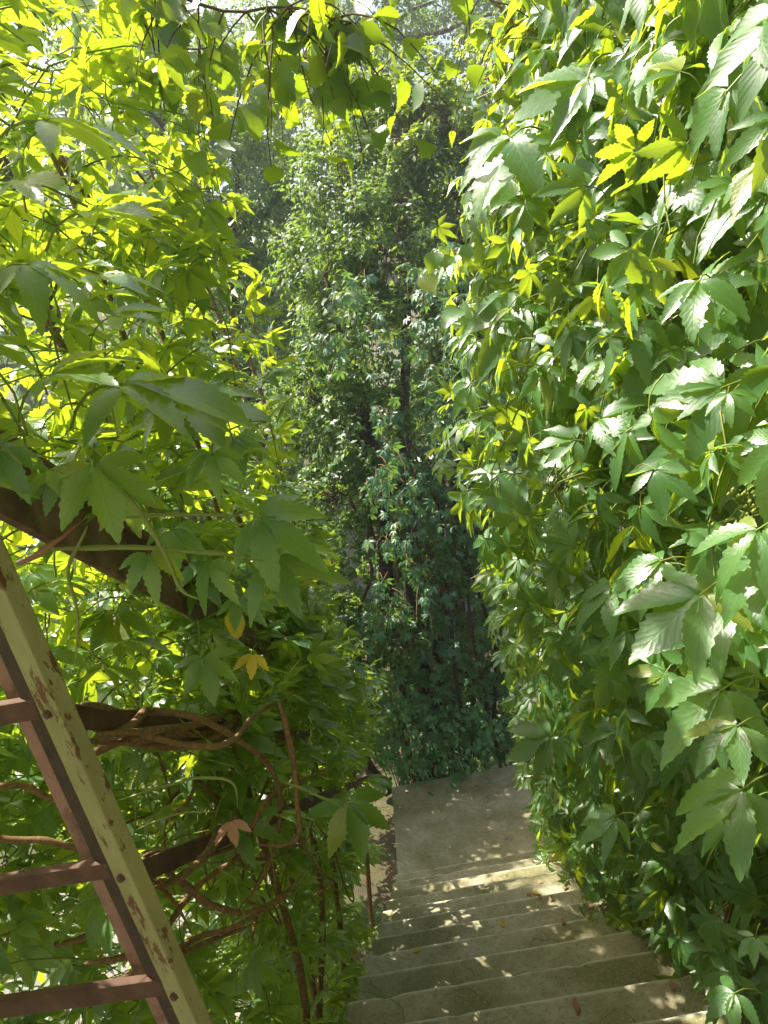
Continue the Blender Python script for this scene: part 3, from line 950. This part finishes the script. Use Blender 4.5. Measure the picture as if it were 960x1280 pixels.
# flower heads on the wall creeper
def flower_head(parent, p, r, rng):
    sh = Shape()
    for _ in range(46):
        d = unit(rng.normal(0, 1, 3) + np.array([-0.4, -0.6, 0.5]))
        q = p + d * r * rng.uniform(0.5, 1.0)
        V, F, UV = tube_arrays(np.array([p, (p + q) / 2 + rng.normal(0, r * 0.06, 3), q]), [0.0012, 0.001, 0.0008], 3, False)
        sh.add(V, F, UV, 1)
        o = r * 0.07
        B = q + o * np.array([(1, 0, 0), (-1, 0, 0), (0, 1, 0), (0, -1, 0), (0, 0, 1), (0, 0, -1)])
        sh.add(B, [(0, 2, 4), (2, 1, 4), (1, 3, 4), (3, 0, 4), (2, 0, 5), (1, 2, 5), (3, 1, 5), (0, 3, 5)], None, 0)
    link('flower_head', sh.mesh('flower_head', [M_FLOWER, M_STALK]), parent)
for q in ((938, 645, 0.95), (668, 285, 1.9), (700, 610, 1.6), (860, 580, 1.2)):
    flower_head(creeper, at(*q), 0.05, rng)

# ------------------------------------------------------------------ shaded creeper hanging on the trunk behind the landing
rng = np.random.default_rng(44)
bcreep = empty('creeper', (0.35, 6.05, GROUND_Z), 'dark shaded creeper hanging on the tree trunks behind the landing', 'creeper')
bsh = []
for _ in range(640):
    z = rng.uniform(-4.4, 0.2)
    x = rng.uniform(-0.28, 1.35) + 0.08 * math.sin(z * 3)
    if z > -1.3 and x < 0.35 and rng.random() < 0.6: continue
    y = 5.75 + rng.uniform(0, 0.5) + 0.25 * math.sin(x * 4)
    bsh.append(shoot((x, y, z), (rng.uniform(-0.6, 0.4), -0.7, rng.uniform(-0.2, 0.5)), rng.uniform(0.2, 0.5), rng, 1.8))
P, R, S = grow(bsh, rng, (0.07, 0.12), (0.06, 0.10), 0.1, (-0.2, -1, 0), (-0.2, -0.2, -0.9), 0.45, 0.35, 0.06, 0.35, 0.7)
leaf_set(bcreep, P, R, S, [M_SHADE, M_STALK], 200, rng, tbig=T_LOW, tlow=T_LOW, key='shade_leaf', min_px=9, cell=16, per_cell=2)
tag(link('shoots', shoots_mesh('shoots', bsh, 0.004, 0.002, [M_VINE]), bcreep), kind='stuff')
for i in range(8):
    x = 0.05 + 0.16 * i
    stem(bcreep, [(x, 6.1, GROUND_Z), (x + rng.uniform(-0.1, 0.1), 6.0, -3.5), (x + rng.uniform(-0.2, 0.2), 6.0, -2), (x + rng.uniform(-0.3, 0.3), 6.2, -1.2)], 0.022, 0.009, rng, 30, 0.05, (M_BARK,))

# ------------------------------------------------------------------ trees
def crown_points(blobs, per_m2, rng, shell=0.35):
    P, Nn = [], []
    for (c, r) in blobs:
        c = np.array(c, float); r = np.array(r, float) * np.ones(3)
        n = int(per_m2 * 4 * math.pi * (np.prod(r) ** (2 / 3)))
        # clumps on the blob's surface
        nc = max(6, n // 38)
        cd = unit(rng.normal(0, 1, (nc, 3)))
        crad = rng.uniform(1 - shell, 1.08, nc)
        pick = rng.integers(0, nc, n)
        d = unit(rng.normal(0, 1, (n, 3)))
        cs = rng.uniform(0.12, 0.26, nc)[pick][:, None]
        q = c + (cd[pick] * crad[pick][:, None] + d * cs * rng.random((n, 1)) ** 0.5) * r
        P.append(q)
        Nn.append(cd[pick] * 0.6 + d * 0.5)
    return np.concatenate(P), np.concatenate(Nn)

def tree(name, label, base, forks, blobs, leaf, size, per_m2, rng, trunk_r=0.12, group=None, twigs=14, sunface=0.3):
    t = empty(name, base, label, 'tree', group)
    sh = Shape()
    top = np.mean([b[0] for b in blobs], axis=0)
    for f in forks:
        C = wander([base] + [np.array(q, float) for q in f], 26, 0.06, rng)
        sh.add(*tube_arrays(C, np.linspace(trunk_r, trunk_r * 0.35, 26), 9))
    link('trunk', sh.mesh('trunk', [M_BARK]), t)
    lim = Shape()
    ends = [np.array(f[-1], float) for f in forks] + [np.array(f[-2], float) for f in forks if len(f) > 1]
    for (c, r) in blobs:
        c = np.array(c, float)
        e = min(ends, key=lambda q: np.linalg.norm(q - c))
        C = wander([e, (e + c) / 2 + np.array([0, 0, -0.1]), c], 14, 0.05, rng)
        lim.add(*tube_arrays(C, np.linspace(trunk_r * 0.35, trunk_r * 0.14, 14), 6))
        rr = np.array(r, float) * np.ones(3)
        for _ in range(twigs):
            d = unit(rng.normal(0, 1, 3))
            C = wander([c + d * rr * 0.05, c + d * rr * 0.5 + rng.normal(0, 0.05, 3), c + d * rr * rng.uniform(0.85, 1.1)], 8, 0.03, rng)
            lim.add(*tube_arrays(C, np.linspace(trunk_r * 0.07, trunk_r * 0.02, 8), 4))
    link('limbs', lim.mesh('limbs', [M_TWIG]), t)
    P, Nn = crown_points(blobs, per_m2, rng)
    n = len(P)
    Nn = Nn + np.array([0, 0, 0.5]) + SUN * sunface + rng.normal(0, 0.45, (n, 3))
    T = rng.normal(0, 0.6, (n, 3)) + np.array([0, 0, -0.5])
    S = rng.uniform(size[0], size[1], n)
    me = merge(T_TINY, rng.integers(0, len(T_TINY), n), P, frames(Nn, T), S, 'crown', [leaf])
    tag(link('crown', me, t), kind='stuff')
    return t

def blob(x, y, d, rpx, zs=1.0):
    r = rpx * d / FPX
    return (at(x, y, d), (r, r * 0.85, r * zs))

rng = np.random.default_rng(55)
B = [blob(510, 190, 7.8, 85), blob(440, 240, 7.4, 85), blob(575, 240, 7.6, 85), blob(480, 310, 7.0, 80), blob(405, 350, 7.1, 70), blob(440, 430, 6.7, 75),
     blob(530, 370, 7.2, 60), blob(395, 500, 6.9, 60), blob(450, 540, 6.7, 65), blob(600, 330, 7.4, 60), blob(420, 620, 6.9, 55), blob(470, 690, 7.0, 50),
     blob(590, 430, 7.9, 60), blob(450, 790, 6.9, 55, 1.2), blob(520, 620, 7.9, 50), blob(640, 560, 8.0, 80), blob(560, 760, 8.0, 70), blob(650, 380, 7.8, 70), blob(640, 220, 7.9, 70), blob(560, 520, 7.3, 55), blob(620, 680, 7.6, 60), blob(490, 610, 6.5, 45), blob(545, 700, 6.5, 45), blob(500, 800, 6.4, 45), blob(580, 610, 6.6, 45)]
base = at(525, 930, 7.0); base[2] = GROUND_Z
tree('dark_tree', 'dense dark small-leaved tree rising behind the landing', base,
     [[at(512, 700, 7.0), at(508, 480, 7.0), at(515, 250, 7.2)], [at(560, 720, 7.1), at(560, 520, 7.2), at(585, 300, 7.4)], [at(480, 720, 6.9), at(465, 560, 6.9), at(430, 380, 7.0)]],
     B, M_TREE, (0.028, 0.085), 950, rng, 0.085, twigs=24)

def back_tree(name, label, x, d, blobs, leaf, size, dens, rng, r=0.12):
    base = at(x, 640, d); base[2] = GROUND_Z
    c = np.mean([b[0] for b in blobs], axis=0)
    return tree(name, label, base, [[base + (c - base) * 0.45 + rng.normal(0, 0.15, 3), c]], blobs, leaf, size, dens, rng, r, 'trees behind the stairs', twigs=8)
rng = np.random.default_rng(66)
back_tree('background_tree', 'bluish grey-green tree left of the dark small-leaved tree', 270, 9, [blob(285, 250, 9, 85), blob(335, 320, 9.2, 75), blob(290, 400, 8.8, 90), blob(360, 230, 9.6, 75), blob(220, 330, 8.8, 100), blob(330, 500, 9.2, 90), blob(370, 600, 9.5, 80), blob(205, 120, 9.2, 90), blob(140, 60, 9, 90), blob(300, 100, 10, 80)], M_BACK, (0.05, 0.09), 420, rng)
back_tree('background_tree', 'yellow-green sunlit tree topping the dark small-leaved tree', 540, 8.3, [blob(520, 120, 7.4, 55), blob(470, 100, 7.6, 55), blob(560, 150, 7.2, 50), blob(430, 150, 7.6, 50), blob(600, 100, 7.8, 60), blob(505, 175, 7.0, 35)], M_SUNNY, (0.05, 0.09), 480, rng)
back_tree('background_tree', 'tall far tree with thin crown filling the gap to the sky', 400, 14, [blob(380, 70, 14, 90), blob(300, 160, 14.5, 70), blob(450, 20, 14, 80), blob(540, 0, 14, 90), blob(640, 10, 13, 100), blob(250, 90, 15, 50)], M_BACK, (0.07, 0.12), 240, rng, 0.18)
back_tree('background_tree', 'dark green tree behind the wall creeper', 680, 9, [blob(660, 300, 9.2, 110), blob(700, 450, 9, 120), blob(640, 600, 9, 100), blob(700, 180, 9.5, 110), blob(620, 760, 9, 100)], M_TREE, (0.05, 0.085), 420, rng)
back_tree('background_tree', 'low dense bushy tree in front of the pale garden wall', 420, 9.3, [blob(430, 600, 9.3, 70), blob(480, 820, 8.8, 70), blob(390, 760, 9, 70), blob(560, 860, 8.8, 80), blob(430, 880, 8.5, 70), blob(520, 640, 9, 90), blob(480, 480, 9.5, 90), blob(600, 500, 9.5, 90)], M_TREE, (0.06, 0.10), 330, rng)

back_tree('background_tree', 'leafy young tree at the yard corner left of the landing', 400, 6.6, [((-1.35, 5.6, -2.9), (0.6, 0.6, 0.7)), ((-1.1, 6.2, -2.2), (0.6, 0.6, 0.6)), ((-1.7, 6.0, -1.5), (0.7, 0.7, 0.6)), ((-1.0, 6.0, -3.6), (0.55, 0.6, 0.6)), ((-1.9, 6.1, -0.7), (0.6, 0.6, 0.6)), ((-1.1, 4.85, -2.8), (0.45, 0.5, 0.5)), ((-1.65, 5.1, -1.9), (0.6, 0.6, 0.6)), ((-0.95, 5.15, -3.5), (0.38, 0.4, 0.4)), ((-2.2, 5.6, -2.2), (0.7, 0.7, 0.8))], M_TREE, (0.055, 0.09), 520, rng, 0.07)  # includes hidden blobs added to shade the landing
wrng = np.random.default_rng(70)
wb = []
for i in range(70):
    a = wrng.uniform(-0.62, 0.62)
    q = wrng.uniform(17, 24)
    wb.append(((q * math.sin(a), q * math.cos(a), wrng.uniform(GROUND_Z, 5.2 - abs(a))), wrng.uniform(1.2, 2.3)))
P, Nn = crown_points(wb, 13, wrng)
n = len(P)
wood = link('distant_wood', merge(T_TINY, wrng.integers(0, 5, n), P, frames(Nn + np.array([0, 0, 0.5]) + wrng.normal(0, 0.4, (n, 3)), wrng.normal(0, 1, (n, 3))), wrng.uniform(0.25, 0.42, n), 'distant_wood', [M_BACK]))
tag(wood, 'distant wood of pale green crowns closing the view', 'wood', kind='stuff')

# --- tree whose limb reaches over the stairs, with broad toothed leaves
rng = np.random.default_rng(77)
lt = empty('linden_tree', (-2.2, 5.2, GROUND_Z), 'broad-leaved tree whose thin leafy boughs reach over the stairs', 'tree')
sh = Shape()
C = wander([(-2.2, 5.2, GROUND_Z), (-2.15, 5.1, -2.5), (-2.0, 5.0, 0.2), (-1.9, 4.9, 3.2)], 26, 0.04, rng)
sh.add(*tube_arrays(C, np.linspace(0.10, 0.05, 26), 10))
link('trunk', sh.mesh('trunk', [M_BARK]), lt)
boughs = []
def bough(pts, r, n=20):
    C = wander(pts, n, 0.015, rng)
    s = Shape(); s.add(*tube_arrays(C, np.linspace(r, r * 0.3, n), 6))
    link('bough', s.mesh('bough', [M_TWIG]), lt)
    return C
b1 = bough([(-1.98, 5.0, 0.6), (-1.5, 3.4, 1.25), at(140, 20, 2.3), at(230, 58, 2.2), at(330, 48, 2.15), at(430, 25, 2.1)], 0.0055)
b2 = bough([(-1.93, 4.95, 1.8), (-1.0, 3.2, 1.9), at(420, -90, 2.2), at(560, -30, 2.1), at(640, 20, 2.0), at(660, 90, 1.95)], 0.008)
b3 = bough([(-1.95, 4.95, 1.3), (-1.3, 3.2, 1.5), at(120, -60, 1.6), at(230, -10, 1.55), at(330, 5, 1.5), at(430, 30, 1.5)], 0.006)
lsh = []
for C, k in ((b1, 34), (b3, 34), (b2, 18)):
    for _ in range(k):
        i = int(rng.integers(int(len(C) * 0.35), len(C)))
        lsh.append(shoot(C[i], (rng.uniform(-0.5, 0.7), rng.uniform(-0.5, 0.5), rng.uniform(-0.5, 0.1)), rng.uniform(0.12, 0.34), rng, 1.6, 6))
P, R, S = grow(lsh, rng, (0.045, 0.075), (0.055, 0.085), 0.2, (0, 0, 0), (0.15, -0.1, -0.9), 0.3, 0.5, 0.03, 0.4, 0.0)
nl = 0
for i in range(len(P)):
    k = int(rng.integers(len(T_HEART)))
    if nl < 285:
        put_leaf(lt, 'leaf', f'linden_leaf_{k}', T_HEART[k], [M_LINDEN, M_STALK], P[i], R[i], S[i])
        nl += 1
if len(P) > nl:
    q = slice(nl, None)
    tag(link('foliage', merge(T_HEART, rng.integers(0, len(T_HEART), len(P) - nl), P[q], R[q], S[q], 'foliage', [M_LINDEN, M_STALK]), lt), kind='stuff')
s = Shape()
for C in lsh:
    s.add(*tube_arrays(C, np.linspace(0.0025, 0.001, len(C)), 4, False))
tag(link('twigs', s.mesh('twigs', [M_TWIG]), lt), kind='stuff')
LB = [((-2.2, 5.6, 2.4), (0.8, 0.8, 0.7)), ((-1.5, 5.3, 3.0), (0.8, 0.8, 0.6)), ((-1.9, 6.3, 2.9), (0.8, 0.8, 0.7)), ((-2.7, 5.2, 3.2), (0.8, 0.8, 0.7)), ((-1.3, 6.0, 3.5), (0.8, 0.8, 0.6)), ((-2.6, 6.2, 1.6), (0.8, 0.7, 0.7))]  # crown mostly above the view, added to shade the centre and back
s = Shape()
for c, _ in LB:
    s.add(*tube_arrays(wander([C_ for C_ in ((-1.95, 4.95, 1.6), tuple((np.array(c) + (-1.95, 4.95, 1.6)) / 2), c)], 12, 0.04, rng), np.linspace(0.03, 0.01, 12), 6))
link('limbs', s.mesh('limbs', [M_TWIG]), lt)
P, Nn = crown_points(LB, 300, rng)
n = len(P)
me = merge(T_TINY, rng.integers(0, 5, n), P, frames(Nn + np.array([0, 0, 0.5]) + rng.normal(0, 0.45, (n, 3)), rng.normal(0, 0.6, (n, 3)) + np.array([0, 0, -0.6])), rng.uniform(0.06, 0.09, n), 'crown', [M_LINDEN])
tag(link('crown', me, lt), kind='stuff')
# the same broad leaves hanging out of the wall creeper
for b, t, d in (((215, 90), (212, 125), 2.1), ((290, 175), (282, 216), 1.5), ((240, 150), (236, 175), 1.7), ((310, 130), (322, 180), 1.9), ((245, 190), (255, 222), 1.7), ((345, 100), (350, 165), 2.0)):
    hero(lt, b, t, d, rng, mats=(M_LINDEN, M_STALK), tpl=T_HEART, key='linden_leaf', face=0.6)
for b, t, d in (((545, 315), (540, 345), 2.3), ((560, 318), (556, 342), 2.3), ((590, 305), (580, 330), 2.2), ((530, 345), (545, 373), 2.3), ((575, 385), (553, 418), 2.2), ((650, 205), (592, 260), 1.7), ((640, 225), (610, 262), 1.75)):
    hero(creeper, b, t, d, rng, tpl=T_HEART, key='broad_leaf', face=0.5)

# ------------------------------------------------------------------ shrub behind the landing
rng = np.random.default_rng(88)
sb = at(535, 960, 6.8); sb[2] = GROUND_Z
shrub = empty('shrub', sb, 'low blue-green shrub with rounded leaves at the landing edge', 'shrub')
ssh = []
for _ in range(230):
    c = at(rng.uniform(470, 615), rng.uniform(875, 985), rng.uniform(6.4, 6.95))
    c[1] = max(c[1], LANDY - 0.03)
    c[2] = max(c[2], GROUND_Z + 0.15)
    ssh.append(shoot(c, (rng.uniform(-0.6, 0.6), -0.6, rng.uniform(0.1, 0.7)), rng.uniform(0.1, 0.26), rng, 1.0, 5))
P, R, S = grow(ssh, rng, (0.03, 0.05), (0.05, 0.075), 0.1, (0, -1, 0), (0, -0.5, -0.6), 0.6, 0.35, 0.03, 0.5, 0.4)
ok = ~((P[:, 1] < LANDY + 0.03) & (P[:, 2] < lz + 0.03))
P, R, S = P[ok], R[ok], S[ok]
leaf_set(shrub, P, R, S, [M_SHRUB, M_STALK], 240, rng, T_OVAL, T_OVAL, 'shrub_leaf', 7, 9, 2)
s = Shape()
for C in ssh[::4]:
    b = np.array([C[0][0] * 0.6 + sb[0] * 0.4, max(C[0][1] + 0.1, LANDY + 0.1), GROUND_Z])
    s.add(*tube_arrays(np.vstack([b, (b + C[0]) / 2 + rng.normal(0, 0.03, 3), C]), np.linspace(0.006, 0.002, len(C) + 2), 4, False))
tag(link('stems', s.mesh('stems', [M_TWIG]), shrub), kind='stuff')

# undergrowth in the sunny yard beyond the railing
rng = np.random.default_rng(99)
for j, (x, y, r, h) in enumerate(((-1.9, 2.3, 0.45, 0.9), (-2.9, 3.4, 0.6, 1.2), (-1.7, 4.6, 0.5, 1.0), (-3.4, 2.2, 0.6, 1.3))):
    lab = ('bushy weed growing closest to the stair foot on the paved yard', 'large rounded bush at the back of the paved yard', 'bush beside the landing in the yard corner', 'tall bush at the outer edge of the paved yard')[j]
    w = empty('bush', (x, y, GROUND_Z + 0.07), lab, 'bush', 'bushes in the yard')
    wsh = []
    for _ in range(90):
        a, q = rng.uniform(0, 6.28), math.sqrt(rng.random())
        b = np.array([x + 0.2 * math.cos(a) * q, y + 0.2 * math.sin(a) * q, GROUND_Z + 0.07])
        e = np.array([x + r * math.cos(a) * q, y + r * math.sin(a) * q, GROUND_Z + 0.07 + h * rng.uniform(0.4, 1.0)])
        wsh.append(spline([b, (b + e) / 2 + np.array([0, 0, 0.15]), e], 8))
    P, R, S = grow(wsh, rng, (0.07, 0.11), (0.05, 0.09), 0.4, (0, 0, 0), (0, 0, -0.5), 0.5, 0.4, 0.05, 0.7, 0)
    me = merge(T_OVAL, rng.integers(0, len(T_OVAL), len(P)), P, R, S, 'foliage', [M_SHADE, M_STALK])  # shade-tinted leaf used here to darken the bushes
    tag(link('foliage', me, w), kind='stuff')
    tag(link('stems', shoots_mesh('stems', wsh, 0.005, 0.002, [M_TWIG]), w), kind='stuff')

# ------------------------------------------------------------------ fallen leaves on the steps
rng = np.random.default_rng(111)
def on_step(x, i, back):
    return np.array([x, Y0 + i * RUN - back, Z0 - i * RISE + 0.006])
for j, (x, i, back, lab) in enumerate(((0.12, 4, 0.03, 'pale fallen leaf near the edge of a middle step'), (-0.28, 3, 0.04, 'small dry leaf fallen close to the left end of a step'), (0.34, 6, 0.05, 'yellowish fallen leaf on a lower shaded step'))):
    p = on_step(x, i, back)
    R = frames(np.array([[rng.normal(0, 0.1), rng.normal(0, 0.1), 1.0]]), np.array([[rng.normal(), rng.normal(), 0]]))[0]
    me = template_mesh('fallen', single(np.random.default_rng(950 + j), 7, 'oval', 0.55, 0.2, 0.05), [M_YELLOW, M_STALK])
    o = bpy.data.objects.new('fallen_leaf', me)
    COL.objects.link(o)
    mw = Matrix.Identity(4)
    for a in range(3):
        for b in range(3): mw[a][b] = R[a][b] * 0.045
        mw[a][3] = p[a]
    o.matrix_world = mw
    tag(o, lab, 'leaf', 'leaves fallen on the steps')

for j in range(16):
    i = int(rng.integers(0, 11))
    x = rng.uniform(0.25, 0.62) if rng.random() < 0.7 else rng.uniform(-0.45, 0.2)
    p = on_step(x, i, rng.uniform(0.02, 0.10))
    R = frames(np.array([[rng.normal(0, 0.2), rng.normal(0, 0.2), 1.0]]), np.array([[rng.normal(), rng.normal(), 0]]))[0]
    me = template_mesh(f'litter_{j % 4}', single(np.random.default_rng(970 + j % 4), 7, 'oval', 0.5, 0.2, -0.15), [M_DRY, M_DRY])
    o = bpy.data.objects.new('fallen_leaf', me)
    COL.objects.link(o)
    mw = Matrix.Identity(4)
    sc = rng.uniform(0.03, 0.055)
    for a in range(3):
        for b in range(3): mw[a][b] = R[a][b] * sc
        mw[a][3] = p[a]
    o.matrix_world = mw
    tag(o, 'dry brown curled leaf lying on a concrete step', 'leaf', 'dry leaves on the steps')


# ------------------------------------------------------------------ thin haze volume, added for a soft veil over the middle distance
hz, hn = new_mat('haze')
pv = N(hn, 'ShaderNodeVolumePrincipled')
pv.inputs['Color'].default_value = (0.93, 0.96, 1.0, 1)
pv.inputs['Density'].default_value = 0.0035
pv.inputs['Anisotropy'].default_value = 0.4
ho = N(hn, 'ShaderNodeOutputMaterial')
hn.links.new(pv.outputs[0], ho.inputs['Volume'])
haze = link('haze', box_mesh('haze', (-30, -12, GROUND_Z - 1.2), (30, 32, 9.0), [hz], 0))
tag(haze, 'thin pale haze hanging in the air between the trees', 'haze', kind='stuff')
